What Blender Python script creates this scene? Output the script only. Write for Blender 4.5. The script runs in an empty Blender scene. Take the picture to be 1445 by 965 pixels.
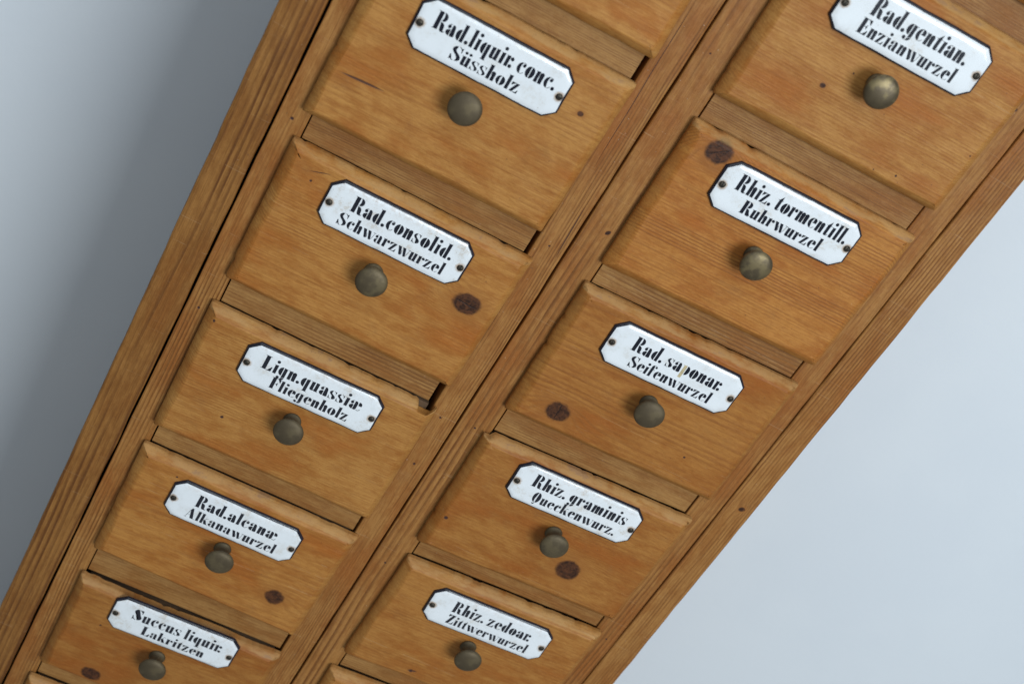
import bpy, bmesh, math, random
from mathutils import Vector, Matrix, noise
import numpy as np

sc = bpy.context.scene
col = sc.collection
Z0 = 1.35                      # height of the cabinet's reference line above the floor (metres)

# ------------------------------------------------------------------ camera
cam_d = bpy.data.cameras.new('camera'); cam = bpy.data.objects.new('camera', cam_d); col.objects.link(cam)
R = ((0.877272434907462, 0.01647200737935481, 0.4797100665238757),
     (0.4194539068781765, -0.5121720299294336, -0.7494919824537296),
     (0.2333484410834596, 0.8587249179631151, -0.4562236516370685))
rx, ry, rz = (Vector(r) for r in R)
m = Matrix((rx, -ry, -rz)).transposed().to_4x4()
m.translation = Vector((-0.017503560857, -0.728779747, 0.0750182057 + Z0))
cam.matrix_world = m
cam_d.sensor_width = 36; cam_d.lens = 1856.3 / 1445 * 36
cam_d.clip_start = .02; cam_d.clip_end = 50
cam_d.dof.use_dof = True; cam_d.dof.aperture_fstop = 7.1; cam_d.dof.focus_distance = .855
sc.camera = cam

# ------------------------------------------------------------------ world, lamps, exposure
world = bpy.data.worlds.new('World'); sc.world = world; world.use_nodes = True
bg = world.node_tree.nodes['Background']
bg.inputs[0].default_value = (.70, .88, 1.0, 1); bg.inputs[1].default_value = .23

def area(name, loc, target, sx, sy, power, color):
    l = bpy.data.lights.new(name, 'AREA'); l.shape = 'RECTANGLE'; l.size = sx; l.size_y = sy
    l.energy = power; l.color = color
    o = bpy.data.objects.new(name, l); col.objects.link(o)
    o.location = loc
    o.rotation_euler = (Vector(target) - Vector(loc)).to_track_quat('-Z', 'Y').to_euler()
    return o
area('window_light', (1.02, -2.15, Z0 + .40), (.15, 0, Z0 - .25), 1.15, .80, 49, (.86, .94, 1.0))
area('ceiling_bounce', (-.2, -1.3, Z0 + 1.55), (0, -.2, Z0 - .3), 3.0, 2.2, 28, (.84, .92, 1.0))

sc.view_settings.view_transform = 'Standard'; sc.view_settings.look = 'None'
sc.view_settings.exposure = 0; sc.view_settings.gamma = 1; sc.view_settings.use_curve_mapping = False
sc.render.engine = 'CYCLES'
sc.cycles.max_bounces = 6

# ------------------------------------------------------------------ node helper
class NT:
    def __init__(s, mat):
        mat.use_nodes = True; s.t = mat.node_tree; s.t.nodes.clear()
        s.out = s.t.nodes.new('ShaderNodeOutputMaterial'); s.b = s.t.nodes.new('ShaderNodeBsdfPrincipled')
        s.t.links.new(s.b.outputs[0], s.out.inputs[0])
    def put(s, inp, v):
        if isinstance(v, bpy.types.NodeSocket): s.t.links.new(v, inp)
        elif isinstance(v, (tuple, list)):
            if inp.type == 'RGBA' and len(v) == 3: v = tuple(v) + (1,)
            inp.default_value = v
        else: inp.default_value = v
    def m(s, op, a, b=0.0, c=0.0, clamp=False):
        n = s.t.nodes.new('ShaderNodeMath'); n.operation = op; n.use_clamp = clamp
        s.put(n.inputs[0], a); s.put(n.inputs[1], b); s.put(n.inputs[2], c); return n.outputs[0]
    def sm(s, x, lo, hi, a=0.0, b=1.0):
        n = s.t.nodes.new('ShaderNodeMapRange'); n.interpolation_type = 'SMOOTHSTEP'
        for i, v in enumerate((x, lo, hi, a, b)): s.put(n.inputs[i], v)
        return n.outputs[0]
    def xyz(s, x, y, z):
        n = s.t.nodes.new('ShaderNodeCombineXYZ')
        for i, v in enumerate((x, y, z)): s.put(n.inputs[i], v)
        return n.outputs[0]
    def coord(s):
        n = s.t.nodes.new('ShaderNodeTexCoord'); q = s.t.nodes.new('ShaderNodeSeparateXYZ')
        s.t.links.new(n.outputs['Object'], q.inputs[0])
        return [s.m('MULTIPLY', o, 1000.0) for o in q.outputs]      # millimetres
    def noise(s, v, scale=1.0, detail=2.0, rough=.5, dist=0.0):
        n = s.t.nodes.new('ShaderNodeTexNoise'); s.put(n.inputs['Vector'], v); s.put(n.inputs['Scale'], scale)
        n.inputs['Detail'].default_value = detail; n.inputs['Roughness'].default_value = rough
        n.inputs['Distortion'].default_value = dist
        return n.outputs[0]
    def mix(s, f, a, b):
        n = s.t.nodes.new('ShaderNodeMix'); n.data_type = 'RGBA'
        s.put(n.inputs[0], f); s.put(n.inputs[6], a); s.put(n.inputs[7], b); return n.outputs[2]
    def bump(s, h, dist, strength=1.0, prev=None):
        n = s.t.nodes.new('ShaderNodeBump'); s.put(n.inputs['Height'], h)
        n.inputs['Distance'].default_value = dist; n.inputs['Strength'].default_value = strength
        if prev is not None: s.t.links.new(prev, n.inputs['Normal'])
        return n.outputs[0]

def wood(name, seed, grain='x', light=(.46, .228, .066), deep=(.345, .138, .030), late=(.215, .074, .015),
         spacing=2.6, center=None, depth=45, slope=.06, contrast=.6, knots=(), dots=(), streaks=(), specks=0.0,
         rough=.50, red=.5, dirt=.0, mould=None):
    """pine: growth rings round a tilted pith, fibres, blotches, knots.  coordinates in mm in the part's own space"""
    mat = bpy.data.materials.new(name); n = NT(mat); x, y, z = n.coord()
    rnd = random.Random(seed); ox, oy, oz = (rnd.uniform(-500, 500) for _ in range(3))
    u, v = (x, z) if grain == 'x' else (z, x)
    vc = rnd.uniform(-60, 60) if center is None else center
    lo = n.noise(n.xyz(n.m('MULTIPLY_ADD', u, .004, ox), n.m('MULTIPLY_ADD', v, .020, oy), n.m('MULTIPLY_ADD', y, .02, oz)), 1, 2.5, .5)
    mid = n.noise(n.xyz(n.m('MULTIPLY_ADD', u, .016, oy), n.m('MULTIPLY_ADD', v, .11, oz), oz), 1, 2, .5)
    vv = n.m('SUBTRACT', v, vc)
    dd = n.m('ADD', n.m('MULTIPLY_ADD', u, slope, depth), n.m('MULTIPLY', y, -1.0))
    r = n.m('SQRT', n.m('ADD', n.m('MULTIPLY', vv, vv), n.m('MULTIPLY', dd, dd)))
    r = n.m('ADD', r, n.m('ADD', n.m('MULTIPLY_ADD', lo, 9.0, -4.5), n.m('MULTIPLY_ADD', mid, 1.5, -.75)))
    kmask = None; khalo = None; kcrack = None
    for (kx, kz, kr, el, ang, crack) in knots:
        c, s_ = math.cos(ang), math.sin(ang)
        wob = n.noise(n.xyz(n.m('MULTIPLY', x, .18), n.m('MULTIPLY_ADD', z, .18, kx), 0.0), 1, 3, .6)
        dx = n.m('SUBTRACT', x, kx); dz = n.m('SUBTRACT', z, kz)
        a = n.m('ADD', n.m('MULTIPLY', dx, c), n.m('MULTIPLY', dz, s_))
        b = n.m('SUBTRACT', n.m('MULTIPLY', dz, c), n.m('MULTIPLY', dx, s_))
        a2 = n.m('DIVIDE', a, el)
        d = n.m('SQRT', n.m('ADD', n.m('MULTIPLY', a2, a2), n.m('MULTIPLY', b, b)))
        d = n.m('ADD', d, n.m('MULTIPLY_ADD', wob, kr * .5, -kr * .25))
        # grain flows round the knot
        du = dx if grain == 'x' else dz; dv = dz if grain == 'x' else dx
        e = n.m('ADD', n.m('POWER', n.m('ABSOLUTE', n.m('DIVIDE', du, kr * 2.6)), 2.0), n.m('POWER', n.m('ABSOLUTE', n.m('DIVIDE', dv, kr * 1.5)), 2.0))
        bulge = n.m('EXPONENT', n.m('MULTIPLY', e, -1.0))
        r = n.m('ADD', r, n.m('MULTIPLY', bulge, kr * 1.7))
        mk = n.sm(d, kr * 1.14, kr * .82)
        hk = n.sm(d, kr * 2.4, kr * .85)
        if crack:
            ck = n.m('MULTIPLY', n.sm(n.m('ABSOLUTE', n.m('ADD', n.m('MULTIPLY_ADD', a, .12, n.m('MULTIPLY_ADD', wob, 2.4, -1.2)), b if crack == 1 else n.m('MULTIPLY', a, .8))), .42, .12), n.sm(d, kr * .95, kr * .6))
            kcrack = ck if kcrack is None else n.m('MAXIMUM', kcrack, ck)
        mk = n.m('MULTIPLY', mk, n.m('MULTIPLY_ADD', n.m('SINE', n.m('MULTIPLY', d, 3.2)), .03, .97))
        kmask = mk if kmask is None else n.m('MAXIMUM', kmask, mk)
        khalo = hk if khalo is None else n.m('MAXIMUM', khalo, hk)
    ph = n.m('DIVIDE', r, spacing)
    amp = n.noise(n.xyz(n.m('MULTIPLY_ADD', ph, .45, ox), n.m('MULTIPLY', u, .004), oy), 1, 2, .6)
    t = n.m('FRACT', ph)
    ring = n.m('MULTIPLY', n.sm(t, .25, .84), n.sm(t, 1.0, .88))
    ring = n.m('MULTIPLY', ring, n.sm(amp, .32, .62, .12, 1.1))
    big = n.noise(n.xyz(n.m('MULTIPLY_ADD', u, .006, oy), n.m('MULTIPLY_ADD', v, .026, oz), ox), 1, 2, .5)
    ring = n.m('MULTIPLY', ring, n.sm(big, .36, .60, .45, 1.3))
    # fibres
    fv = n.xyz(n.m('MULTIPLY_ADD', u, .035, ox), n.m('MULTIPLY_ADD', v, 1.5, oy), n.m('MULTIPLY', y, 1.0))
    fib = n.noise(fv, 1, 3, .65)
    pv = n.xyz(n.m('MULTIPLY_ADD', u, .16, oz), n.m('MULTIPLY_ADD', v, 2.6, ox), n.m('MULTIPLY', y, 1.5))
    pore = n.sm(n.noise(pv, 1, 2, .6), .66, .80)
    bl = n.noise(n.xyz(n.m('MULTIPLY_ADD', u, .014, oz), n.m('MULTIPLY_ADD', v, .034, ox), oy), 1, 3, .55)
    bl2 = n.noise(n.xyz(n.m('MULTIPLY_ADD', u, .06, ox), n.m('MULTIPLY_ADD', v, .16, oz), oy), 1, 4, .6)
    base = n.mix(n.sm(n.m('MULTIPLY_ADD', bl2, .5, n.m('MULTIPLY', bl, .5)), .40, .60), light, deep)
    reddish = (deep[0] * 1.08, deep[1] * .84, deep[2] * .62)
    base = n.mix(n.m('MULTIPLY', n.sm(bl, .50, .72), red), base, reddish)
    cd = n.mix(n.m('MULTIPLY', ring, contrast * 1.15), base, late)
    cd = n.mix(n.m('MULTIPLY', n.sm(fib, .44, .72), .50), cd, late)
    cd = n.mix(n.m('MULTIPLY', n.sm(fib, .55, .25), .20), cd, (light[0] * 1.22, light[1] * 1.28, light[2] * 1.4))
    cd = n.mix(n.m('MULTIPLY', pore, .55), cd, (.11, .042, .014))
    mt = n.noise(n.xyz(n.m('MULTIPLY_ADD', u, .22, oy), n.m('MULTIPLY_ADD', v, 1.0, oz), ox), 1, 4, .75)
    cd = n.mix(n.m('MULTIPLY', n.sm(mt, .47, .66), .38), cd, (deep[0] * .80, deep[1] * .70, deep[2] * .62))
    cd = n.mix(n.m('MULTIPLY', n.sm(mt, .50, .34), .22), cd, (light[0] * 1.12, light[1] * 1.14, light[2] * 1.2))
    # grime of handling, in uneven patches
    gm = n.noise(n.xyz(n.m('MULTIPLY_ADD', x, .05, oz), n.m('MULTIPLY_ADD', z, .05, ox), 0.0), 1, 5, .68)
    cd = n.mix(n.m('MULTIPLY', n.sm(gm, .55, .75), .16 + dirt), cd, (.16, .085, .035))
    sp = n.noise(n.xyz(n.m('MULTIPLY_ADD', x, .55, oy), n.m('MULTIPLY_ADD', z, .55, oz), y), 1, 2, .5)
    cd = n.mix(n.m('MULTIPLY', n.sm(sp, .715, .76), .6), cd, (.09, .04, .02))
    sc1 = n.noise(n.xyz(n.m('MULTIPLY_ADD', x, .030, n.m('MULTIPLY_ADD', z, 1.7, ox)), n.m('MULTIPLY', z, .05), oy), 1, 1, .5)
    cd = n.mix(n.m('MULTIPLY', n.m('MULTIPLY', n.sm(sc1, .70, .76), n.sm(gm, .48, .56)), .30), cd, (.50, .33, .18))
    # pale scuffs / paint flecks
    sp2 = n.noise(n.xyz(n.m('MULTIPLY_ADD', x, .62, oz + 31), n.m('MULTIPLY_ADD', z, .5, oy + 7), y), 1, 3, .6)
    cd = n.mix(n.m('MULTIPLY', n.sm(sp2, .735 - .03 * specks, .77 - .03 * specks), .35 + .3 * specks), cd, (.56, .42, .30))
    # long fine scratches
    sv = n.xyz(n.m('MULTIPLY_ADD', x, .02, n.m('MULTIPLY', z, .9)), n.m('MULTIPLY_ADD', z, .015, oy), ox)
    if kmask is not None:
        kn = n.noise(n.xyz(n.m('MULTIPLY', x, .28), n.m('MULTIPLY', z, .28), 0.0), 1, 4, .6, .8)
        kc = n.mix(n.sm(kn, .35, .65), (.024, .009, .005), (.082, .028, .011))
        cd = n.mix(n.m('MULTIPLY', khalo, .62), cd, (.27, .098, .020))
        cd = n.mix(kmask, cd, kc)
        if kcrack is not None: cd = n.mix(kcrack, cd, (.018, .010, .008))
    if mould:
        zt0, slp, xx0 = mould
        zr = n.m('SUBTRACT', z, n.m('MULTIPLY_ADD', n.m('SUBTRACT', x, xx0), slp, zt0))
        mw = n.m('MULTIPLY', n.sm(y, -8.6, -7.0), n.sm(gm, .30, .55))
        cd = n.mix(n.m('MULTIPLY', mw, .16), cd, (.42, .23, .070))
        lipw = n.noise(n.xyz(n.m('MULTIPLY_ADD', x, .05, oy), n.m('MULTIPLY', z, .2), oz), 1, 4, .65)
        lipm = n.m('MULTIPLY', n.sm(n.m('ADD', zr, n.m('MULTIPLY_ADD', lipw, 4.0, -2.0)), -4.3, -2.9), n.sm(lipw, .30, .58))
        cd = n.mix(n.m('MULTIPLY', lipm, .52), cd, (.45, .265, .105))  # pale top lip: worn wood, with the lip's highlight painted into the colour
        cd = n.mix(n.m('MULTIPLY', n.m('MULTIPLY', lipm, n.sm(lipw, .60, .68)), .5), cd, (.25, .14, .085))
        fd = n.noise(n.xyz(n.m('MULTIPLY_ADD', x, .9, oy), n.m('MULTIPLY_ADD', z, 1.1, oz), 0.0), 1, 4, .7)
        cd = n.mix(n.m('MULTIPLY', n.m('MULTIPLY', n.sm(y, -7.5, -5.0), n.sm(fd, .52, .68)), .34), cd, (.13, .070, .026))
    hole = None
    for (hx, hz, hr) in dots:
        dx = n.m('SUBTRACT', x, hx); dz = n.m('SUBTRACT', z, hz)
        d = n.m('ADD', n.m('SQRT', n.m('ADD', n.m('MULTIPLY', dx, dx), n.m('MULTIPLY', dz, dz))), n.m('MULTIPLY_ADD', sp, .8, -.4))
        k = n.sm(d, hr * 1.15, hr * .6); hole = k if hole is None else n.m('MAXIMUM', hole, k)
    for (x0, z0, x1, z1, wd) in streaks:
        L = math.hypot(x1 - x0, z1 - z0); c, s_ = (x1 - x0) / L, (z1 - z0) / L
        dx = n.m('SUBTRACT', x, (x0 + x1) / 2); dz = n.m('SUBTRACT', z, (z0 + z1) / 2)
        a = n.m('ADD', n.m('MULTIPLY', dx, c), n.m('MULTIPLY', dz, s_)); b = n.m('SUBTRACT', n.m('MULTIPLY', dz, c), n.m('MULTIPLY', dx, s_))
        b = n.m('ADD', b, n.m('MULTIPLY_ADD', mid, 2.0, -1.0))
        q = n.m('ADD', n.m('POWER', n.m('ABSOLUTE', n.m('DIVIDE', a, L * .5)), 2.0), n.m('POWER', n.m('ABSOLUTE', n.m('DIVIDE', b, wd)), 2.0))
        k = n.m('MULTIPLY', n.sm(q, 1.05, .35), .88); hole = k if hole is None else n.m('MAXIMUM', hole, k)
    if hole is not None: cd = n.mix(hole, cd, (.050, .022, .018))
    n.put(n.b.inputs['Base Color'], cd)
    n.put(n.b.inputs['Roughness'], n.m('ADD', n.m('MULTIPLY_ADD', gm, .22, rough - .10), n.m('MULTIPLY', fib, .10)))
    n.b.inputs['Specular IOR Level'].default_value = .22
    h = n.m('ADD', n.m('MULTIPLY', ring, .7), n.m('ADD', n.m('MULTIPLY', fib, .8), n.m('MULTIPLY', pore, -.8)))
    if hole is not None: h = n.m('MULTIPLY_ADD', hole, -4.0, h)
    if kcrack is not None: h = n.m('MULTIPLY_ADD', kcrack, -3.0, h)
    b1 = n.bump(h, .00009, .6)
    dent = n.noise(n.xyz(n.m('MULTIPLY', x, .07), n.m('MULTIPLY_ADD', z, .07, ox), n.m('MULTIPLY', y, .07)), 1, 4, .55)
    n.put(n.b.inputs['Normal'], n.bump(dent, .0012, .55, b1))
    return mat

def simple(name, color, rough=.5, metal=0.0, var=.3, scale=.25, bump=0.0, spec=.5, coat=0.0, dark=None):
    mat = bpy.data.materials.new(name); n = NT(mat); x, y, z = n.coord()
    t = n.noise(n.xyz(x, y, z), scale, 4, .6)
    dk = dark or tuple(c * (1 - var) for c in color)
    n.put(n.b.inputs['Base Color'], n.mix(n.sm(t, .35, .65), dk, color))
    n.put(n.b.inputs['Roughness'], n.m('MULTIPLY_ADD', t, .25, rough - .12)); n.b.inputs['Metallic'].default_value = metal
    n.b.inputs['Specular IOR Level'].default_value = spec; n.b.inputs['Coat Weight'].default_value = coat
    if bump: n.put(n.b.inputs['Normal'], n.bump(t, bump, .6))
    return mat

# ------------------------------------------------------------------ object helpers
def link(name, me, parent=None, mats=(), loc=None, rot=None):
    o = bpy.data.objects.new(name, me); col.objects.link(o)
    for mm in mats: me.materials.append(mm)
    if loc is not None: o.location = loc
    if rot is not None: o.rotation_euler = rot
    if parent is not None: o.parent = parent
    return o
def tag(o, label=None, cat=None, group=None, kind=None):
    if label: o['label'] = label
    if cat: o['category'] = cat
    if group: o['group'] = group
    if kind: o['kind'] = kind
    return o

def board(name, x0, x1, y0, y1, z0, z1, mat, parent, bev=.0007, wob=.0003, seg=.012, seed=0, ends=None):
    """a sawn board with worn, slightly wavering front arrises; long axis subdivided"""
    bm = bmesh.new(); vert = (z1 - z0) > (x1 - x0)
    a0, a1 = (z0, z1) if vert else (x0, x1); b0, b1 = (x0, x1) if vert else (z0, z1)
    N = max(2, int((a1 - a0) / seg)); b = min(bev, (b1 - b0) * .3)
    rings = []
    for i in range(N + 1):
        a = a0 + (a1 - a0) * i / N
        w0 = noise.noise((a * 34, seed * 3.1, 0)) * wob + noise.noise((a * 160, seed * 3.1, 4)) * wob * .35
        w1 = noise.noise((a * 34, seed * 3.1, 9)) * wob + noise.noise((a * 160, seed * 3.1, 13)) * wob * .35
        bb = b * (1 + .7 * noise.noise((a * 60, seed, 5)))
        prof = [(b0 + w0, y1), (b0 + w0, y0 + bb), (b0 + w0 + bb * .3, y0 + bb * .3), (b0 + w0 + bb, y0),
                (b1 + w1 - bb, y0), (b1 + w1 - bb * .3, y0 + bb * .3), (b1 + w1, y0 + bb), (b1 + w1, y1)]
        rings.append([bm.verts.new((p, q, a) if vert else (a, q, p)) for p, q in prof])
    for i in range(N):
        for k in range(8):
            bm.faces.new((rings[i][k], rings[i][(k + 1) % 8], rings[i + 1][(k + 1) % 8], rings[i + 1][k]))
    bm.faces.new(rings[0][::-1]); bm.faces.new(rings[-1])
    bmesh.ops.recalc_face_normals(bm, faces=bm.faces)
    me = bpy.data.meshes.new(name); bm.to_mesh(me); bm.free()
    return link(name, me, parent, [mat])

def lathe(name, prof, mat, parent, n=48, loc=(0, 0, 0), rot=(0, 0, 0), smooth=True):
    """prof = (radius, height) pairs, axis along -y (out of the drawer)"""
    bm = bmesh.new(); rings = []
    for r, h in prof:
        if r < 1e-6: rings.append([bm.verts.new((0, -h, 0))])
        else: rings.append([bm.verts.new((r * math.cos(2 * math.pi * i / n), -h, r * math.sin(2 * math.pi * i / n))) for i in range(n)])
    for a, b in zip(rings, rings[1:]):
        for i in range(n):
            j = (i + 1) % n
            if len(a) == 1: bm.faces.new((a[0], b[j], b[i]))
            elif len(b) == 1: bm.faces.new((a[i], a[j], b[0]))
            else: bm.faces.new((a[i], a[j], b[j], b[i]))
    bmesh.ops.recalc_face_normals(bm, faces=bm.faces)
    for f in bm.faces: f.smooth = smooth
    me = bpy.data.meshes.new(name); bm.to_mesh(me); bm.free()
    return link(name, me, parent, [mat], loc, rot)

# ------------------------------------------------------------------ setting: wall and floor
def plane_obj(name, pts, mat):
    me = bpy.data.meshes.new(name); me.from_pydata(pts, [], [(0, 1, 2, 3)])
    o = link(name, me, None, [mat]); return o
wm = bpy.data.materials.new('painted_plaster'); n = NT(wm); x, y, z = n.coord()
t1 = n.noise(n.xyz(x, y, z), .006, 4, .55); t2 = n.noise(n.xyz(x, y, z), .16, 4, .6); t3 = n.noise(n.xyz(n.m('MULTIPLY', x, .03), y, n.m('MULTIPLY', z, .03)), 1, 2, .5)
wc = n.mix(n.sm(t1, .35, .65), (.665, .695, .725), (.685, .713, .738))
wc = n.mix(n.m('MULTIPLY', n.sm(t2, .70, .78), .25), wc, (.58, .60, .62))
n.put(n.b.inputs['Base Color'], wc); n.b.inputs['Roughness'].default_value = .75
n.put(n.b.inputs['Normal'], n.bump(t3, .0006, .4, n.bump(t2, .0004, .35)))
WY = .262
w_ = plane_obj('wall', [(-4, WY, -.3), (4, WY, -.3), (4, WY, 3.4), (-4, WY, 3.4)], wm); tag(w_, kind='structure')
fm = simple('floor_boards', (.30, .29, .28), .5, 0, .3, .01)
f_ = plane_obj('floor', [(-4, -4, .0), (4, -4, .0), (4, 1, .0), (-4, 1, .0)], fm); tag(f_, kind='structure')

# ------------------------------------------------------------------ cabinet carcass
cab = bpy.data.objects.new('apothecary_cabinet', None); col.objects.link(cab); cab.location = (0, 0, Z0)
tag(cab, 'old waxed pine drawer cabinet with two columns of small drawers standing against the wall', 'cabinet')
mm = .001
FY = .0018                    # face of the stiles
TOP, BOT = .158, -1.02
DK = simple('dark_interior', (.020, .012, .008), .9, 0, .4, .05)
side_l = wood('side_board_wood_left', 3, 'z', light=(.285, .126, .031), deep=(.210, .083, .018), late=(.105, .036, .008), spacing=4.2, center=-95, depth=18, slope=.012, contrast=.85, rough=.45, red=.4)
side_r = wood('side_board_wood_right', 5, 'z', light=(.35, .162, .044), deep=(.265, .104, .023), late=(.145, .050, .011), spacing=2.3, center=450, depth=20, slope=.010, contrast=.62, knots=[(385.8, -353.7, 1.9, 1.3, .4, 0)], rough=.45)
st = dict(light=(.35, .160, .043), deep=(.265, .100, .022), late=(.130, .045, .010))
stm = [wood('stile_wood_a', 11, 'z', spacing=2.4, center=-70, depth=16, slope=.012, contrast=.6, dots=[(-5.5, -242, 1.1), (-6.2, -388.6, 1.0), (-9, -118, .6)], rough=.45, **st),
       wood('stile_wood_b', 12, 'z', spacing=2.0, center=120, depth=14, slope=.018, contrast=.62, dots=[(167.3, -388.4, .9), (167.9, -241.2, .8), (169, -431, 1.0), (171, -700, 1.0)], streaks=[(164, -60, 166, -190, .35), (174, -205, 175.5, -250, .5)], specks=.7, **st),
       wood('stile_wood_c', 13, 'z', spacing=4.6, center=240, depth=10, slope=.03, contrast=.66, dots=[(191.6, -384.6, .9), (190, -520, .9), (188, -90, .7)], knots=[(195.2, -215.9, 1.3, 1.6, .9, 0)], specks=1.0, **st),
       wood('stile_wood_d', 14, 'z', spacing=3.4, center=330, depth=12, slope=.03, contrast=.6, dots=[(361.3, -32.4, 1.1), (366, -505, .8)], specks=.4, **st)]
board('side_board', -.0405, -.0158, .0002, .255, BOT, TOP, side_l, cab, bev=.0018, wob=.0006, seed=1)
board('side_board', .3740, .3945, FY - .0004, .255, BOT, TOP, side_r, cab, bev=.0012, wob=.0005, seed=2)
board('stile', -.0143, .0036, FY, .024, BOT, TOP, stm[0], cab, seed=3)
board('stile', .1590, .1787, FY, .024, BOT, TOP, stm[1], cab, seed=4, bev=.001)
board('stile', .1801, .2029, FY + .0002, .024, BOT, TOP, stm[2], cab, seed=5, bev=.001)
board('stile', .3542, .3733, FY, .024, BOT, TOP, stm[3], cab, seed=6)
board('divider', .1700, .1785, .0245, .25, BOT, TOP, DK, cab, seed=7, seg=.4)
board('divider', .1800, .1900, .0245, .25, BOT, TOP, DK, cab, seed=8, seg=.4)
board('back_board', -.0160, .3738, .2505, .2545, BOT, TOP, DK, cab, seed=9, seg=.4)
board('divider', -.0160, -.0060, .0245, .25, BOT, TOP, DK, cab, seed=10, seg=.4)
board('divider', .3640, .3737, .0245, .25, BOT, TOP, DK, cab, seed=11, seg=.4)
capm = wood('top_board_wood', 21, 'x', spacing=3.2, center=400, **st)
board('top_board', -.052, .406, -.014, .258, TOP + .0005, TOP + .026, capm, cab, bev=.003, seed=12)
board('plinth_board', -.046, .400, -.006, .257, -Z0 + .001, BOT - .0005, capm, cab, bev=.003, seed=13)

# ------------------------------------------------------------------ drawers: outlines measured in mm
P = 125.7
def defq(c, r):
    x0 = 0 if c == 'L' else 199.5
    return [(x0, -r * P + .5), (x0 + 160, -r * P + .5), (x0 + 160, -r * P - 107), (x0, -r * P - 107)]
Q = {('L', 0): {2: (160.7, -107.7), 3: (-1, -107.5)},
     ('L', 1): {0: (0, -124.7), 1: (160.1, -124.7), 2: (157.8, -233.5), 3: (-2.7, -232.5)},
     ('L', 2): {0: (0, -250.1), 1: (162.9, -252.4), 2: (160.6, -360.8), 3: (-.2, -356.5)},
     ('L', 3): {0: (-.7, -377), 1: (161.3, -380.2), 2: (161.1, -486), 3: (-.2, -483.6)},
     ('L', 4): {0: (.1, -501.6), 1: (162, -504.7), 2: (159.3, -612), 3: (.5, -605.2)},
     ('L', 5): {0: (1.3, -632.5), 1: (159.4, -635.3), 3: (1.8, -730.2), 2: (160, -733)},
     ('L', 6): {0: (-.2, -749.1), 1: (160, -752)},
     ('R', 0): {2: (358, -106), 3: (200.6, -107.7)},
     ('R', 1): {0: (200.5, -125.3), 1: (359.3, -124.9), 2: (358.9, -231), 3: (200.7, -234.1)},
     ('R', 2): {0: (199.1, -250.2), 1: (358.9, -247.9), 2: (360.3, -355.5), 3: (199.5, -357.6)},
     ('R', 3): {0: (197.9, -379.8), 1: (359, -375.7), 2: (357.9, -482.1), 3: (198.6, -486.3)},
     ('R', 4): {0: (200.4, -502.4), 1: (357.9, -497.7), 2: (358.5, -606), 3: (198.7, -608.4)},
     ('R', 5): {0: (197.1, -627.7), 1: (358, -624)}}
# plate: centre x, z, angle, line 1 text, (x0, x1 of the line), line 2, (x0, x1)
PL = {('L', 1): (78.2, -149.9, -.04, 'Rad.liquir. conc.', (-37.9, 38.7), 'Süssholz', (-21.6, 22.1)),
      ('R', 0): (277.4, -26.2, 1.01, 'Rad.gentian.', (-29.7, 33.4), 'Enzianwurzel', (-30.6, 33.7)),
      ('L', 2): (79.6, -274.4, -.68, 'Rad.consolid.', (-31.8, 35.6), 'Schwarzwurzel', (-35.2, 35.9)),
      ('R', 1): (278.3, -149.6, .70, 'Rhiz. tormentill.', (-37.2, 40.0), 'Ruhrwurzel', (-26.7, 28.9)),
      ('R', 2): (277.2, -274.6, .42, 'Rad. saponar.', (-31.9, 33.1), 'Seifenwurzel', (-27.5, 32.6)),
      ('L', 3): (80.2, -402.6, -.20, 'Lign.quassiæ', (-35.5, 34.9), 'Fliegenholz', (-25.3, 30.4)),
      ('R', 3): (277.2, -399.3, .76, 'Rhiz. graminis', (-34.8, 38.2), 'Queckenwurz.', (-28.9, 35.0)),
      ('L', 4): (78.7, -529.4, -1.19, 'Rad.alcanæ', (-29.7, 31.2), 'Alkanawurzel', (-32.4, 34.4)),
      ('R', 4): (277.5, -526.4, 1.23, 'Rhiz. zedoar.', (-30.3, 31.7), 'Zittwerwurzel', (-29.6, 35.2)),
      ('L', 5): (80.0, -648.2, -.13, 'Succus liquir.', (-32.7, 35.5), 'Lakritzen', (-22.0, 26.5))}
# knob: offset of its axis from the plate centre (mm), height factor
KN = {('L', 1): (-.1, -29.4), ('R', 0): (-.6, -30.6), ('L', 2): (-.6, -30.6), ('R', 1): (-1.3, -31.4), ('L', 3): (-.2, -29.2),
      ('R', 2): (1.0, -29.8), ('R', 3): (.4, -29.8), ('L', 4): (2.4, -26.6), ('R', 4): (-2.0, -26.8), ('L', 5): (-2.2, -28.6)}
CH = {('L', 3): [('t', .915, 1.01, 6.2)], ('R', 3): [('t', -.01, .035, 3.6)], ('L', 5): [('t', .05, .62, 1.6), ('t', .02, .05, 1.0), ('t', .7, .96, .8)],
      ('L', 2): [('t', .03, .055, .8), ('t', .36, .375, .7)], ('R', 2): [('t', .44, .47, .5)], ('L', 4): [('r', .05, .09, .8)]}

FYD = -.0090
PROF = [(0, .0004), (0, -.0026), (.0005, -.0034), (.0018, -.0048), (.0036, -.0062), (.0052, -.0073), (.0066, -.0081), (.0078, -.0087), (.0092, -.0090), (.0125, -.0090)]

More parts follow.
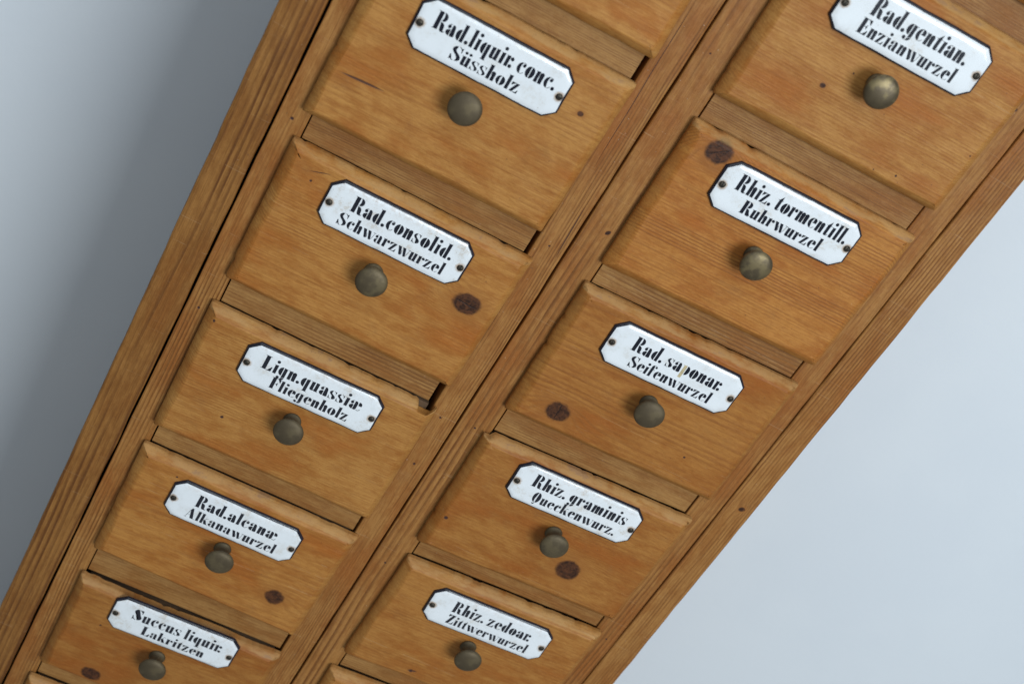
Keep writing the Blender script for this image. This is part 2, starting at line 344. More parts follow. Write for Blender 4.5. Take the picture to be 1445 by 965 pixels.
def drawer_front(key, quad, seed):
    TL, TR, BR, BL = [np.array(q) * .001 for q in quad]
    w = (np.linalg.norm(TR - TL) + np.linalg.norm(BR - BL)) / 2; h = (np.linalg.norm(TL - BL) + np.linalg.norm(TR - BR)) / 2
    nx, nz = 72, 46
    per = [('t', i / nx, 1.0) for i in range(nx)] + [('r', 1.0, 1 - i / nz) for i in range(nz)] + \
          [('b', 1 - i / nx, 0.0) for i in range(nx)] + [('l', 0.0, i / nz) for i in range(nz)]
    bm = bmesh.new(); rings = []
    rn = random.Random(seed * 13); nicks = []
    for _ in range(9):
        a = rn.random(); nicks.append((rn.choice('tttrlb'), a, a + rn.uniform(.012, .05), rn.uniform(.35, 1.0)))
    for k, (d, yy) in enumerate(PROF):
        ring = []
        fade = max(0, 1 - d / .008)
        for s, uu, vv in per:
            dn = d * (1 + .25 * noise.noise((uu * 5 + seed, vv * 4, 3.3))) if 0 < d < .012 else d
            if s in 'tb' or True:
                u2 = min(max(uu, dn * .74 / w), 1 - dn * .7 / w); v2 = min(max(vv, dn * .66 / h), 1 - dn * .62 / h)
            # rounded corners
            cr = .0016 if k < 3 else 0
            du = min(u2 * w - dn * .74, (1 - u2) * w - dn * .7); dv = min(v2 * h - dn * .66, (1 - v2) * h - dn * .62)
            if du < cr and dv < cr:
                q = math.hypot(cr - du, cr - dv)
                if q > cr:
                    sc_ = cr / q; ax = (cr - du) * (1 - sc_) * .6; az = (cr - dv) * (1 - sc_) * .6
                    u2 += ax / w * (1 if u2 < .5 else -1); v2 += az / h * (1 if v2 < .5 else -1)
            p = TL * (1 - u2) * v2 + TR * u2 * v2 + BR * u2 * (1 - v2) + BL * (1 - u2) * (1 - v2)
            jit = (noise.noise((uu * 9 + seed * 7, vv * 7, 1)) * .00035 + noise.noise((uu * 42 + seed * 7, vv * 30, 2)) * .00018) * fade
            nrm = {'t': (0, 1), 'b': (0, -1), 'l': (-1, 0), 'r': (1, 0)}[s]
            px, pz = p[0] + nrm[0] * jit, p[1] + nrm[1] * jit
            for (cs, a, b, dep) in list(CH.get(key, ())) + nicks:
                q = uu if cs in 'tb' else 1 - vv
                if cs == s and a <= q <= b:
                    e = min((q - a) / max(b - a, 1e-6), (b - q) / max(b - a, 1e-6)) * 2
                    if b > 1 or a < 0: e = min(1, (q - a) / .012 if b > 1 else (b - q) / .012)
                    e = min(1, e * 1.6) * (1 + .3 * noise.noise((q * 70, seed, 8)))
                    amt = max(0, dep * .001 * e - d * .75)
                    px -= nrm[0] * amt; pz -= nrm[1] * amt
            yj = yy + noise.noise((uu * 6 + seed, vv * 6, 12)) * .0004 * (1 if 0 < k < 8 else 0)
            ring.append(bm.verts.new((px, yj, pz)))
        rings.append(ring)
    N = len(per)
    for a, b in zip(rings, rings[1:]):
        for i in range(N):
            j = (i + 1) % N; f = bm.faces.new((a[i], a[j], b[j], b[i])); f.smooth = True
    for ring in (rings[1], rings[8]):
        for i in range(N):
            e = bm.edges.get((ring[i], ring[(i + 1) % N])); e.smooth = ring is rings[8] and False
    f = bm.faces.new(rings[-1]); f2 = bm.faces.new(rings[0][::-1])
    bmesh.ops.recalc_face_normals(bm, faces=bm.faces)
    # make x/z local to the drawer's own origin (bottom left corner kept in cabinet mm for the material)
    me = bpy.data.meshes.new('front'); bm.to_mesh(me); bm.free()
    return me

KNOT = {('L', 2): [(140.2, -296.9, 7.6, 1.2, .1, 1)], ('L', 4): [(130.9, -579.6, 6.8, 1.05, 0, 0)], ('L', 5): [(40.2, -718.4, 6.0, 1.3, -.1, 0)],
        ('R', 1): [(222.0, -134.8, 7.8, 1.08, .75, 1)], ('R', 2): [(230.0, -339.6, 7.4, 1.12, 0, 2)], ('R', 3): [(302.9, -453.3, 8.7, 1.03, 0, 0)],
        ('R', 0): [(250.9, -72.3, 1.5, 1.3, 0, 0)], ('L', 1): [(139.1, -153.8, 1.7, 1.2, 0, 0)]}
DOT = {('R', 0): [(262, -58, .6), (321, -97, .7), (307, -100, .45), (351, -66, .5)], ('L', 3): [(2.8 + 3, -386, 1.0), (38, -452, 1.2)],
       ('R', 3): [(206, -454, 1.6)], ('R', 2): [(322, -330, .9), (250, -262, .6)], ('L', 4): [(30, -513, .7), (119, -520, .6)],
       ('L', 1): [(122, -146, .7), (12, -131, .5)], ('L', 2): [(20, -268, .8)], ('R', 4): [(249.3, -596, 1.6)], ('L', 5): [(30, -668, .9)]}
STK = {('L', 1): [(6.0, -198.3, 35.3, -196.9, .75)], ('R', 4): [(246, -596.5, 254, -594.5, .9)], ('L', 2): [(16, -262.5, 30, -258.5, .35)]}
ST = {  # spacing, centre z, depth, slope, contrast, light, deep
    ('L', 0): (2.3, -150, 70, .02, .30), ('L', 1): (3.2, -60, 40, .05, .26), ('L', 2): (2.1, -380, 26, .02, .46), ('L', 3): (2.0, -540, 30, -.05, .42),
    ('L', 4): (4.5, -470, 40, .05, .22), ('L', 5): (4.0, -580, 40, .04, .22), ('L', 6): (2.5, -700, 40, .04, .3),
    ('R', 0): (1.9, -160, 34, -.02, .30), ('R', 1): (2.0, -90, 26, .02, .56), ('R', 2): (3.9, -230, 30, .03, .55), ('R', 3): (2.3, -330, 36, .03, .40),
    ('R', 4): (2.6, -440, 50, .03, .28), ('R', 5): (2.4, -580, 50, .03, .3)}

box_m = simple('drawer_box_wood', (.10, .055, .025), .8, 0, .4, .03)

# ------------------------------------------------------------------ stencil fat-face lettering
XH = .64
def arc(cx, cy, rx, ry, a0, a1, n=12):
    return [(cx + rx * math.cos(math.radians(a0 + (a1 - a0) * i / n)), cy + ry * math.sin(math.radians(a0 + (a1 - a0) * i / n))) for i in range(n + 1)]
def cl(cx, cy, rx, ry, th, gap=.0):     # left crescent
    o = arc(cx - gap, cy, rx, ry, 90, 270); i = arc(cx - gap, cy, max(rx - th, .01), ry * .93, 270, 90); return [o + i]
def cr_(cx, cy, rx, ry, th, gap=.0):
    o = arc(cx + gap, cy, rx, ry, 90, -90); i = arc(cx + gap, cy, max(rx - th, .01), ry * .93, -90, 90); return [o + i]
def dot(cx, cy, r=.105): return [arc(cx, cy, r, r, 0, 345, 15)]
def rc(x0, y0, x1, y1): return [[(x0, y0), (x1, y0), (x1, y1), (x0, y1)]]
S_ = .205; HT = .030
def stem(x, y0, y1, s=S_, ser=True, foot=False):
    p = [[(x, y0), (x + s, y0), (x + s, y1), (x, y1 - .03)]] if ser else rc(x, y0, x + s, y1)
    if ser: p += [[(x - .075, y1 - .045), (x - .012, y1 - .045), (x - .012, y1 - .008), (x - .05, y1 - .02)]]
    if foot: p += rc(x - .06, y0, x - .012, y0 + HT) + rc(x + s + .012, y0, x + s + .06, y0 + HT)
    return p
def sec(x, h=XH, s=S_):                 # right hand stem of n, m, h with a shoulder
    return [[(x, 0), (x + s, 0)] + [(x + s, h - .16)] + arc(x + s - .13, h - .14, .13, .14, 0, 90, 6)[1:] + [(x + .02, h - .015), (x - .055, h - .09), (x - .05, h - .12), (x, h - .085)]]
def ell_s(x, h, w, th):                 # fat spine of an S of height h, with terminals
    t = th
    L = [(x + .02, h * .76), (x + .03, h * .86), (x + w * .20, h * .965), (x + w * .42, h)]
    sp = [(x + w * .42, h), (x + w * .18, h * .95), (x, h * .80), (x + w * .02, h * .66), (x + w * .16, h * .55), (x + w * .44, h * .42), (x + w * .62, h * .30), (x + w * .66, h * .18), (x + w * .58, h * .02),
          (x + w * .84, h * .08), (x + w, h * .20), (x + w * .98, h * .36), (x + w * .82, h * .48), (x + w * .52, h * .60), (x + w * .34, h * .72), (x + w * .30, h * .86)]
    up = [(x + w * .50, h * .985), (x + w * .72, h * .93), (x + w * .84, h * .80), (x + w * .88, h * .66), (x + w * .93, h * .66), (x + w * .95, h), (x + w * .88, h), (x + w * .84, h * .93), (x + w * .70, h)]
    dn = [(x + w * .50, h * .0), (x + w * .30, h * .06), (x + w * .12, h * .20), (x + w * .07, h * .36), (x + w * .0, h * .36), (x + w * .0, 0), (x + w * .07, 0), (x + w * .12, h * .08), (x + w * .32, -h * .01)]
    return [sp, up, dn]
def g_a(): return [[(.30, .06), (.335, 0), (.50, 0), (.565, .05), (.545, .075), (.505, .05), (.505, .44)] + arc(.36, .44, .145, .20, 0, 95, 8) + [(.30, .60), (.30, .40)]] + cl(.265, .17, .235, .175, .175) + [arc(.135, .47, .10, .105, 0, 345, 12)] + [[(.06, .52), (.13, .615), (.25, .64), (.25, .61), (.15, .585), (.09, .51)]]
def g_c(): return cl(.30, XH / 2, .27, XH / 2, .20) + dot(.40, .49, .095) + [[(.33, .0), (.44, .045), (.515, .15), (.495, .16), (.42, .07), (.33, .03)]] + [[(.33, .61), (.44, .59), (.49, .53), (.50, .56), (.45, .63), (.33, .64)]]
def g_e(): return cl(.29, XH / 2, .27, XH / 2, .20) + [[(.33, .64)] + arc(.33, .47, .20, .17, 90, 0, 8)[1:] + [(.53, .37), (.31, .37), (.34, .42), (.345, .52), (.31, .62)]] + [[(.33, .0), (.44, .04), (.52, .14), (.50, .15), (.42, .07), (.33, .03)]] + rc(.27, .335, .52, .372)
def g_o(): return cl(.275, XH / 2, .255, XH / 2, .195) + cr_(.325, XH / 2, .255, XH / 2, .195)
def g_z(s=.66): return [[(.03, 0), (.22, 0), (.50, XH), (.31, XH)]] + [[(.02, XH), (.28, XH), (.28, XH - .035), (.14, XH - .06), (.05, XH - .22), (.02, XH - .22)]] + [[(.26, 0), (.52, 0), (.54, .23), (.505, .23), (.42, .07), (.26, .035)]]
G = {
 '.': (dot(.12, .105, .108), .26), ' ': ([], .22),
 'a': (g_a(), .60), 'c': (g_c(), .54), 'e': (g_e(), .56), 'o': (g_o(), .60), 'z': (g_z(), .58),
 'd': (cl(.27, XH / 2, .25, XH / 2, .195) + stem(.325, 0, 1.0) , .60),
 'f': (rc(.07, 0, .275, .80) + [arc(.27, .80, .20, .20, 180, 100, 6) + [(.235, .99), (.275, .80)]] + dot(.40, .86, .085) + [[(.26, 1.0), (.38, .99), (.44, .93), (.43, .91), (.36, .965), (.26, .97)]] + rc(0, .60, .06, .63) + rc(.285, .60, .40, .63) + rc(.01, 0, .06, .03), .46),
 'g': (cl(.26, XH / 2 + .02, .24, XH / 2 - .02, .19) + [[(.31, -.10), (.515, -.02), (.515, XH - .03), (.31, XH - .0)]] + [[(.515, -.04), (.49, -.16), (.40, -.245), (.26, -.27), (.30, -.20), (.31, -.12)]] + dot(.13, -.15, .10) + [[(.10, -.24), (.22, -.275), (.22, -.25), (.13, -.22)]] + rc(.53, XH - .05, .60, XH - .02), .60),
 'h': (stem(0.05, 0, 1.0) + sec(.325), .60),
 'i': (stem(.06, 0, XH, foot=False) + dot(.165, .86, .105), .335),
 'k': (stem(.05, 0, 1.0) + [[(.27, .34), (.42, .45), (.60, .05), (.60, 0), (.38, 0)]] + [[(.28, .37), (.44, .62), (.47, .62), (.305, .36)]] + rc(.40, .61, .56, .64) + rc(.62, 0, .66, .03), .66),
 'l': (stem(.06, 0, 1.0), .335),
 'm': (stem(.05, 0, XH) + sec(.32) + sec(.59), .87),
 'n': (stem(.05, 0, XH) + sec(.325), .60),
 'p': (stem(.05, -.28, XH) + cr_(.31, XH / 2, .25, XH / 2, .195), .60),
 'q': (cl(.27, XH / 2, .25, XH / 2, .195) + [[(.325, -.28), (.53, -.28), (.53, XH), (.50, XH), (.325, XH - .06)]] + rc(.27, -.28, .315, -.25) + rc(.54, -.28, .585, -.25), .61),
 'r': (stem(.05, 0, XH, foot=False) + dot(.40, .50, .10) + [[(.27, .50), (.33, .60), (.42, .64), (.42, .61), (.35, .58), (.28, .46)]], .52),
 's': (ell_s(.03, XH, .44, .2), .52),
 't': ([[(.08, .14), (.10, .04), (.16, 0), (.26, .0), (.285, .03), (.285, .88), (.245, .80), (.17, .70), (.08, .62)]] + rc(.01, .60, .07, .63) + rc(.295, .60, .36, .63) + [[(.295, .0), (.36, .05), (.385, .13), (.365, .14), (.335, .07), (.295, .04)]], .395),
 'u': (stem(.05, .06, XH)[0:1] + [[(.05, .12), (.065, .04), (.12, -.01), (.21, -.01), (.28, .03), (.315, .10), (.315, .15), (.27, .08), (.255, .12)]] + stem(.05, .1, XH)[1:] + [[(.325, .0), (.53, .0), (.53, XH), (.325, XH)]] + [[(.265, .0), (.31, .05), (.31, .09), (.265, .04)]] + rc(.54, 0, .59, .03), .61),
 'w': ([[(.01, XH), (.24, XH), (.41, .06), (.37, 0), (.25, 0)]] + [[(.35, XH), (.57, XH), (.73, .06), (.69, 0), (.57, 0)]] + [[(.415, .07), (.44, .12), (.345, .42), (.335, .40)]] + [[(.735, .07), (.755, .06), (.86, XH - .05), (.84, XH - .03)]] + rc(.74, XH - .03, .93, XH), .92),
 'R': (rc(.07, 0, .315, 1.0) + rc(0, .97, .06, 1.0) + rc(0, 0, .06, .03) + [[(.36, 1.0)] + arc(.40, .755, .235, .245, 88, -70, 10) + [(.40, .53), (.36, .53), (.40, .60), (.425, .75), (.40, .93), (.36, .965)]] + [[(.36, .49), (.50, .47), (.60, .40), (.64, .28), (.66, .06), (.71, .04), (.74, .10), (.76, .09), (.74, .02), (.67, -.01), (.52, -.01), (.45, .06), (.43, .30), (.40, .42), (.36, .465)]], .77),
 'L': (rc(.07, 0, .315, 1.0) + rc(0, .97, .06, 1.0) + rc(0, 0, .06, .03) + rc(.325, .97, .40, 1.0) + [[(.33, 0), (.64, 0), (.66, .34), (.62, .34), (.56, .15), (.44, .05), (.33, .03)]], .69),
 'F': (rc(.07, 0, .315, 1.0) + rc(0, .97, .06, 1.0) + rc(0, 0, .06, .03) + rc(.325, 0, .40, .03) + [[(.33, 1.0), (.63, 1.0), (.64, .70), (.60, .70), (.54, .87), (.44, .95), (.33, .97)]] + [[(.33, .515), (.42, .53), (.47, .64), (.50, .64), (.50, .36), (.47, .36), (.42, .48), (.33, .49)]], .66),
 'E': (rc(.07, 0, .315, 1.0) + rc(0, .97, .06, 1.0) + rc(0, 0, .06, .03) + [[(.33, 1.0), (.63, 1.0), (.64, .70), (.60, .70), (.54, .87), (.44, .95), (.33, .97)]] + [[(.33, .515), (.42, .53), (.47, .64), (.50, .64), (.50, .36), (.47, .36), (.42, .48), (.33, .49)]] + [[(.33, 0), (.65, 0), (.67, .32), (.63, .32), (.56, .14), (.44, .05), (.33, .03)]], .72),
 'S': (ell_s(.04, 1.0, .62, .24), .71),
 'A': ([[(.30, .96), (.36, 1.02), (.44, 1.0), (.68, .0), (.42, .0), (.265, .78)]] + [[(.265, .88), (.285, .84), (.09, .03), (.065, .03)]] + rc(0, 0, .16, .03) + rc(.70, 0, .77, .03) + rc(.17, .29, .36, .315), .79),
 'Q': (cl(.33, .5, .29, .5, .225) + cr_(.38, .5, .29, .5, .225) + [[(.18, -.10), (.26, -.20), (.36, -.18), (.40, -.05), (.34, -.02), (.31, -.09), (.24, -.08)]], .73),
 'Z': ([[(.03, 0), (.29, 0), (.63, 1.0), (.37, 1.0)]] + [[(.04, 1.0), (.34, 1.0), (.34, .965), (.20, .93), (.08, .72), (.05, .72)]] + [[(.33, 0), (.64, 0), (.66, .31), (.63, .31), (.52, .09), (.33, .035)]], .70),
}
G['ü'] = (G['u'][0] + dot(.16, .86, .095) + dot(.42, .86, .095), .61)
ax = g_a()
G['æ'] = ([[(x, y) for x, y in p] for p in (cl(.265, .17, .235, .175, .175) + [arc(.135, .47, .10, .105, 0, 345, 12)] + [[(.06, .52), (.13, .615), (.25, .64), (.25, .61), (.15, .585), (.09, .51)]])] +
          [[(.30, 0), (.44, 0), (.505, .08), (.505, .52), (.44, .62), (.36, .64), (.30, .60)]] +
          [[(.55, .64)] + arc(.58, .47, .19, .17, 90, 0, 8)[1:] + [(.77, .37), (.56, .37), (.60, .42), (.605, .52), (.56, .62)]] + [[(.53, .02), (.66, .0), (.76, .10), (.78, .15), (.755, .15), (.66, .04), (.53, .05)]], .82)

# plate surface -----------------------------------------------------------
HW, HH, CX, CZ = 48.6, 16.7, 6.9, 6.3
OCT = [(-HW + CX, HH), (HW - CX, HH), (HW, HH - CZ), (HW, -HH + CZ), (HW - CX, -HH), (-HW + CX, -HH), (-HW, -HH + CZ), (-HW, HH - CZ)]
ED = []
for i in range(8):
    (ax_, az_), (bx_, bz_) = OCT[i], OCT[(i + 1) % 8]
    L = math.hypot(bx_ - ax_, bz_ - az_); nx_, nz_ = (bz_ - az_) / L, -(bx_ - ax_) / L      # inward? fixed below
    if nx_ * (-ax_) + nz_ * (-az_) < 0: nx_, nz_ = -nx_, -nz_
    ED.append((nx_, nz_, nx_ * ax_ + nz_ * az_))
def inset(p, q): return min(a * p + b * q - c for a, b, c in ED)
PR = [(0, 0), (.12, 1.1), (.55, 1.9), (1.15, 2.2), (1.5, 2.3), (2.1, 2.60), (2.9, 2.86), (3.8, 3.02), (4.8, 3.08), (7.0, 3.09)]
def surf(d):
    for (a, b), (c, e) in zip(PR, PR[1:]):
        if d <= c: return b + (e - b) * (d - a) / (c - a)
    return PR[-1][1]
def octo(d):
    pts = []
    for i in range(8):
        a1, b1, c1 = ED[i - 1]; a2, b2, c2 = ED[i]; D_ = a1 * b2 - a2 * b1
        pts.append((((c1 + d) * b2 - (c2 + d) * b1) / D_, (a1 * (c2 + d) - a2 * (c1 + d)) / D_))
    return pts
def plate_mesh(seed):
    bm = bmesh.new(); rings = []
    n_side = [26, 5, 9, 5, 26, 5, 9, 5]
    for d, hgt in PR:
        pts = octo(d); ring = []
        for i in range(8):
            a, b = pts[i], pts[(i + 1) % 8]
            for k in range(n_side[i]):
                t = k / n_side[i]; px = a[0] + (b[0] - a[0]) * t; pz = a[1] + (b[1] - a[1]) * t
                wv = .16 * noise.noise((px * .09 + seed, pz * .09, d * .3)) + .07 * noise.noise((px * .4 + seed, pz * .4, 2))
                if d in (1.15, 1.5, 2.2): wv *= 1.9
                if d > 3: wv = 0
                nx_, nz_, _ = ED[i]
                ring.append(bm.verts.new(((px + nx_ * wv) * mm, -hgt * mm, (pz + nz_ * wv) * mm)))
        rings.append(ring)
    N = len(rings[0])
    for k, (a, b) in enumerate(zip(rings, rings[1:])):
        for i in range(N):
            j = (i + 1) % N; f = bm.faces.new((a[i], a[j], b[j], b[i])); f.smooth = True; f.material_index = 1 if k < 4 else 0
    f = bm.faces.new(rings[-1]); f.smooth = True
    bmesh.ops.recalc_face_normals(bm, faces=bm.faces)
    me = bpy.data.meshes.new('label_plate'); bm.to_mesh(me); bm.free(); return me

def enamel(seed, stain):
    mat = bpy.data.materials.new('white_enamel'); n = NT(mat); x, y, z = n.coord(); o = seed * 17.3
    P_ = n.xyz(n.m('ADD', x, o), y, z)
    t = n.noise(P_, .09, 4, .6); t2 = n.noise(P_, .5, 4, .7); t3 = n.noise(n.xyz(n.m('ADD', x, o + 50), y, z), .9, 2, .5)
    c = n.mix(n.sm(t, .4, .7), (.74, .755, .765), (.70, .715, .72))
    st_ = n.m('MULTIPLY', n.sm(t, .50, .68), n.sm(t2, .42, .66))
    c = n.mix(n.m('MULTIPLY', st_, stain), c, (.50, .40, .29))
    # more wear towards the upper and right edges, rust round the two screws
    edge = n.m('MULTIPLY', n.sm(z, 8, 15.5), n.sm(t2, .45, .62)); c = n.mix(n.m('MULTIPLY', edge, stain * .7), c, (.48, .38, .30))
    for sx in (-44.5, 44.5):
        dx = n.m('SUBTRACT', x, sx); dz = n.m('SUBTRACT', z, -.6)
        d = n.m('SQRT', n.m('ADD', n.m('MULTIPLY', dx, dx), n.m('MULTIPLY', dz, dz)))
        d = n.m('ADD', d, n.m('MULTIPLY_ADD', t2, 3.2, -1.6))
        c = n.mix(n.m('MULTIPLY', n.sm(d, 3.9, 2.1), .75), c, (.36, .22, .11))
    c = n.mix(n.m('MULTIPLY', n.sm(t3, .735, .77), .7), c, (.22, .13, .07))
    n.put(n.b.inputs['Base Color'], c); n.b.inputs['Roughness'].default_value = .16
    n.b.inputs['Specular IOR Level'].default_value = .55
    n.put(n.b.inputs['Normal'], n.bump(n.noise(P_, .035, 2, .5), .0012, .6))
    return mat
rim_m = simple('blue_black_enamel', (.016, .015, .024), .22, 0, .4, .3, .0002)
ink = bpy.data.materials.new('black_enamel_lettering'); n = NT(ink); x, y, z = n.coord()
t = n.noise(n.xyz(x, y, z), .8, 4, .7)
n.put(n.b.inputs['Base Color'], n.mix(n.sm(t, .55, .78), (.010, .011, .018), (.045, .046, .06))); n.b.inputs['Roughness'].default_value = .2
faded = simple('faded_lettering', (.52, .42, .24), .4, 0, .25, .6)

def lettering_mesh(key, l1, e1, l2, e2):
    bm = bmesh.new()
    def lay(txt, ex, base, cap, faded_ch=None):
        x = 0; items = []
        for i, ch in enumerate(txt):
            polys, adv = G[ch]
            if ch == '.' and i and txt[i - 1] == 'r': x -= .24 if True else 0
            items.append((x, ch, polys)); x += adv + .004
        lo = min(px + ox for ox, _, ps in items for p in ps for px, _ in p); hi = max(px + ox for ox, _, ps in items for p in ps for px, _ in p)
        if txt[-1] == '.': hi_fit = hi - .1
        else: hi_fit = hi
        k = (ex[1] - ex[0]) / (hi_fit - lo)
        rnd = random.Random(txt)
        for ox, ch, ps in items:
            jz = rnd.uniform(-.008, .008); jk = rnd.uniform(.985, 1.015)
            for idx, p in enumerate(ps):
                # drop doubled points, triangulate each stroke
                q = []
                for a in p:
                    if not q or math.hypot(a[0] - q[-1][0], a[1] - q[-1][1]) > 1e-4: q.append(a)
                if math.hypot(q[0][0] - q[-1][0], q[0][1] - q[-1][1]) < 1e-4: q.pop()
                vs = []
                # refine long edges so the print follows the domed plate
                rq = []
                for a, b in zip(q, q[1:] + q[:1]):
                    m_ = max(1, int(math.hypot(a[0] - b[0], a[1] - b[1]) * cap / 2.2))
                    rq += [(a[0] + (b[0] - a[0]) * s / m_, a[1] + (b[1] - a[1]) * s / m_) for s in range(m_)]
                for a in rq:
                    X = ex[0] + (a[0] + ox - lo) * k; Zz = base + (a[1] * jk + jz) * cap
                    vs.append(bm.verts.new((X * mm, -(surf(inset(X, Zz)) + .07 + .004 * (idx % 5)) * mm, Zz * mm)))
                try:
                    f = bm.faces.new(vs); f.material_index = 1 if (faded_ch and ch == faded_ch and idx < 2) else 0
                except ValueError: pass
    lay(l1, e1, 1.0 - .6, 10.9, 'p' if key == ('R', 2) else None)
    lay(l2, e2, -10.5 - .6, 9.0)
    bmesh.ops.triangulate(bm, faces=bm.faces, ngon_method='EAR_CLIP')
    for f in bm.faces:
        f.normal_update()
        if f.normal.y > 0: f.normal_flip()
    me = bpy.data.meshes.new('lettering'); bm.to_mesh(me); bm.free(); return me

# knob and screw materials -------------------------------------------------
def brass(name, seed, shine):
    mat = bpy.data.materials.new(name); n = NT(mat); x, y, z = n.coord()
    t = n.noise(n.xyz(n.m('ADD', x, seed * 9.0), y, z), .11, 3, .5); t2 = n.noise(n.xyz(x, y, n.m('ADD', z, seed * 5.0)), .9, 4, .7)
    c = n.mix(n.sm(t, .35, .65), (.088, .064, .035), (.120, .089, .048))
    c = n.mix(n.m('MULTIPLY', n.sm(t, .48, .62), shine), c, (.25, .19, .085))
    c = n.mix(n.m('MULTIPLY', n.sm(t2, .60, .78), .35), c, (.055, .042, .028))
    n.put(n.b.inputs['Base Color'], c); n.b.inputs['Metallic'].default_value = .55
    n.put(n.b.inputs['Roughness'], n.m('MULTIPLY_ADD', t2, .2, .52 - .30 * shine))
    n.put(n.b.inputs['Normal'], n.bump(t2, .00015, .5)); return mat
brass_m = [brass('aged_brass', i, s) for i, s in enumerate((.05, .6, .2, .45, .1))]
screw_m = simple('screw_steel', (.075, .062, .045), .5, .7, .5, .9, .0001)
slot_m = simple('screw_slot_dark', (.012, .010, .008), .9, 0, .3, .9)
KPROF = [(.0, 0), (.0060, 0), (.0062, .0008), (.0056, .0016), (.0046, .0024), (.0043, .0045), (.0043, .0074), (.0049, .0094), (.0064, .0106), (.0085, .0116), (.0097, .0125), (.0101, .0136),
         (.0100, .0144), (.0095, .0152), (.0082, .0160), (.0060, .0166), (.0030, .0170), (0, .0171)]

WORDS = {}
def make_drawer(c, r, idx):
    key = (c, r); quad = defq(c, r)
    for i, q in Q.get(key, {}).items(): quad[i] = q
    s = ST.get(key, (2.6, -r * P - 40, 45, .03, .34))
    d = bpy.data.objects.new('drawer', None); col.objects.link(d); d.location = (0, 0, Z0)
    warm = random.Random(idx * 5 + 1).uniform(.93, 1.06)
    warm *= {('R', 1): .95, ('R', 2): .84, ('R', 3): .88, ('R', 4): .92, ('L', 4): .93, ('L', 5): .86}.get(key, 1.0)
    og = {('R', 1): .90, ('R', 2): .90, ('R', 3): .92, ('R', 4): .95, ('L', 4): .95, ('L', 5): .92, ('L', 2): .97}.get(key, 1.0)
    lt = (.432 * warm, .200 * warm * og, .049 * warm * og ** 2.5); dp = (.325 * warm, .121 * warm * og, .0225 * warm * og ** 2.5)
    wmat = wood('drawer_wood', 100 + idx * 7, 'x', light=lt, deep=dp, spacing=s[0], center=s[1], depth=s[2], slope=s[3], contrast=s[4],
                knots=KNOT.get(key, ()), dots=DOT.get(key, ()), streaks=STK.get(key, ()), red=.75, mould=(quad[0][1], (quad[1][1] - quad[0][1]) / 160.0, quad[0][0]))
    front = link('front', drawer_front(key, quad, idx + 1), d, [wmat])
    x0 = min(quad[0][0], quad[3][0]) * mm + .006; x1 = max(quad[1][0], quad[2][0]) * mm - .006
    z1 = quad[0][1] * mm - .005; z0 = quad[3][1] * mm + .005
    board('drawer_box', x0, x1, .0012, .24, z0, z1, box_m, d, seg=.4, bev=.0004)
    if key in PL:
        px, pz, ang, l1, e1, l2, e2 = PL[key]
        WORDS[key] = l1
        pl = link('label_plate', plate_mesh(idx * 3.7), d, [enamel(idx, (.35, .5, .25, .6, .4)[idx % 5]), rim_m], (px * mm, FYD + .0001, (pz + .6) * mm), (0, -math.radians(ang), 0))
        link('lettering', lettering_mesh(key, l1, e1, l2, e2), pl, [ink, faded])
        kx, kz = px + KN[key][0], pz + KN[key][1]
    else:
        pl = link('label_plate', plate_mesh(idx * 3.7), d, [enamel(idx, .3), rim_m], ((quad[0][0] + quad[1][0]) / 2 * mm, FYD + .0001, (quad[0][1] - 24.5) * mm))
        kx, kz = (quad[0][0] + quad[1][0]) / 2, quad[0][1] - 54
    rnd = random.Random(idx)
    for sx in (-44.5, 44.5):
        sr = rnd.uniform(0, math.pi)
        sw = lathe('screw', [(.0, .0), (.0021, .0), (.0021, .0004), (.0018, .0008), (.0010, .00105), (0, .0011)], screw_m, pl, 20, (sx * mm, -surf(inset(sx, -.6)) * mm + .0001, -.0006))
        # slot: a thin dark groove bar set into the head
        bm = bmesh.new(); bmesh.ops.create_cube(bm, size=1)
        for v in bm.verts: v.co = Vector((v.co.x * .0036, v.co.y * .0006, v.co.z * .00055))
        me = bpy.data.meshes.new('slot'); bm.to_mesh(me); bm.free()
        me.materials.append(slot_m); so = bpy.data.objects.new('slot', me)
        # merge the slot into the screw head mesh (keeps the hierarchy at three levels)
        b2 = bmesh.new(); b2.from_mesh(sw.data)
        me.transform(Matrix.Translation((0, -.00095, 0)) @ Matrix.Rotation(sr, 4, 'Y')); nf = len(b2.faces); b2.from_mesh(me); b2.faces.ensure_lookup_table()
        for f in b2.faces[nf:]: f.material_index = 1
        b2.to_mesh(sw.data); b2.free(); sw.data.materials.append(slot_m); bpy.data.objects.remove(so)
    kb = brass_m[{('R', 0): 1, ('R', 1): 3, ('L', 2): 2}.get(key, (0, 4)[idx % 2])]
    tilt = (rnd.uniform(-.05, .05), 0, rnd.uniform(-.05, .05))
    kn = lathe('knob', KPROF, kb, d, 56, (kx * mm, FYD + .0001, kz * mm), tilt)
    return d

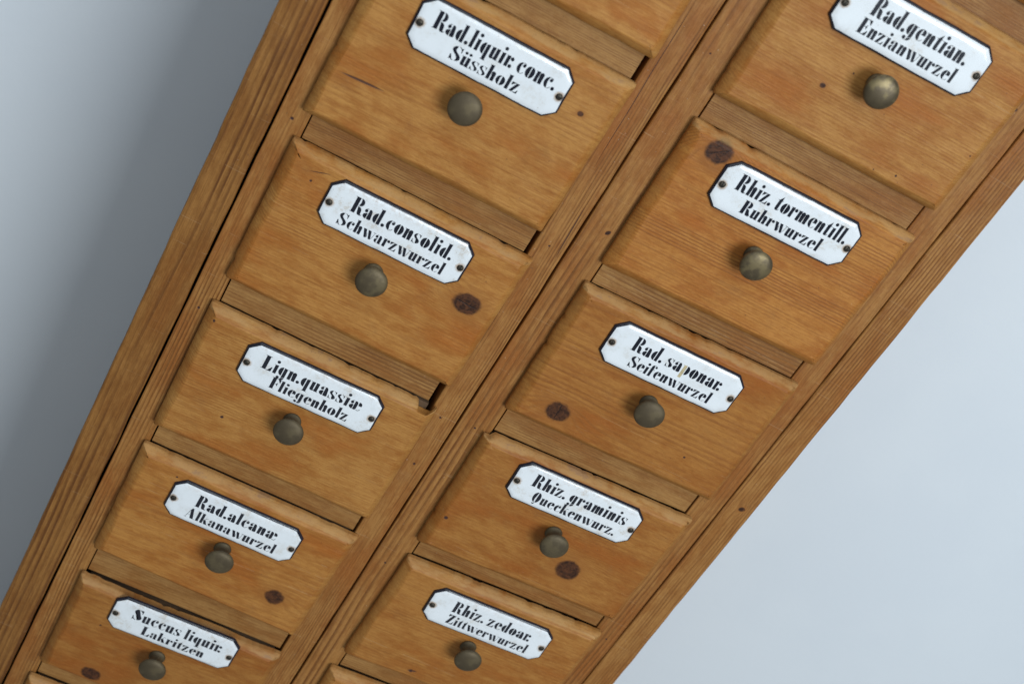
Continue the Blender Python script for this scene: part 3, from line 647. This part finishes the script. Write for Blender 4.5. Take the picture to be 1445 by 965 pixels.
LAB = {('L', -1): 'pine drawer at the very top of the left column, beside the uppermost right one',
       ('L', 0): 'pine drawer just above the Rad. liquir. conc. drawer, only its lower edge in view',
       ('L', 1): 'pine drawer with white plate reading Rad. liquir. conc. Süssholz and a dark streak',
       ('L', 2): 'pine drawer with white plate reading Rad. consolid. Schwarzwurzel and a brown knot',
       ('L', 3): 'pine drawer with white plate reading Lign. quassiæ Fliegenholz and a chipped top right corner',
       ('L', 4): 'pine drawer with white plate reading Rad. alcanæ Alkanawurzel, round dark knot at lower right',
       ('L', 5): 'pine drawer with white plate reading Succus liquir. Lakritzen and a worn top edge',
       ('L', 6): 'pine drawer directly below the Succus liquir. drawer, only its top left corner in view',
       ('L', 7): 'pine drawer at the bottom of the left column, next above the plinth',
       ('R', -1): 'pine drawer above the Rad. gentian. drawer, only a sliver in the upper right corner',
       ('R', 0): 'pine drawer with white plate reading Rad. gentian. Enzianwurzel and a shiny brass knob',
       ('R', 1): 'pine drawer with white plate reading Rhiz. tormentill. Ruhrwurzel, purple cracked knot at upper left',
       ('R', 2): 'pine drawer with white plate reading Rad. saponar. Seifenwurzel, one letter faded to beige',
       ('R', 3): 'pine drawer with white plate reading Rhiz. graminis Queckenwurz., knot below knob',
       ('R', 4): 'pine drawer with white plate reading Rhiz. zedoar. Zittwerwurzel, in the right column',
       ('R', 5): 'pine drawer directly below the Rhiz. zedoar. drawer, only its upper left corner in view',
       ('R', 6): 'pine drawer second from the bottom of the right column',
       ('R', 7): 'pine drawer at the bottom of the right column, next above the plinth'}
idx = 0; quads = {}
for c in 'LR':
    for r in range(-1, 8):
        d = make_drawer(c, r, idx); idx += 1
        tag(d, LAB[(c, r)], 'drawer', 'small labelled drawers of the pine cabinet')
        q = defq(c, r)
        for i, v in Q.get((c, r), {}).items(): q[i] = v
        quads[(c, r)] = q

# ------------------------------------------------------------------ rails between the drawers
for c in 'LR':
    for r in range(0, 9):
        up = quads.get((c, r - 1)); lo = quads.get((c, r))
        zt = (min(up[2][1], up[3][1]) + 6) * mm if up else 0
        zb = (max(lo[0][1], lo[1][1]) - 1.0) * mm if lo else BOT + .002
        a, b = ((.0045, .1572) if c == 'L' else (.2040, .3533))
        if c == 'L' and r in (1, 2): b = .1562
        if (c, r) == ('L', 3): b = .1545
        if (c, r) == ('L', 5): zb += .0005
        if (c, r) in (('R', 1), ('R', 2)): b += .0003
        rm = wood('rail_wood', 300 + r * 11 + (c == 'R'), 'x', light=(.355, .180, .056), deep=(.260, .112, .029), late=(.145, .056, .016), spacing=random.Random(r * 2 + (c == 'R')).choice((1.5, 1.9, 2.6)), center=-r * P + 60, depth=12, slope=.02, contrast=.55, dirt=.03, specks=.3)
        o = board('rail', a, b, FY + .0014, .022, zb, zt, rm, cab, seed=40 + r + (c == 'R') * 20, bev=.0006, wob=.0003)
        # tilt of each rail follows the drawer below it
        if lo:
            sl = (lo[1][1] - lo[0][1]) / 160.0
            me = o.data; xm = a if sl > 0 else b
            for v in me.vertices:
                v.co.z += sl * (v.co.x - (b if sl > 0 else a))
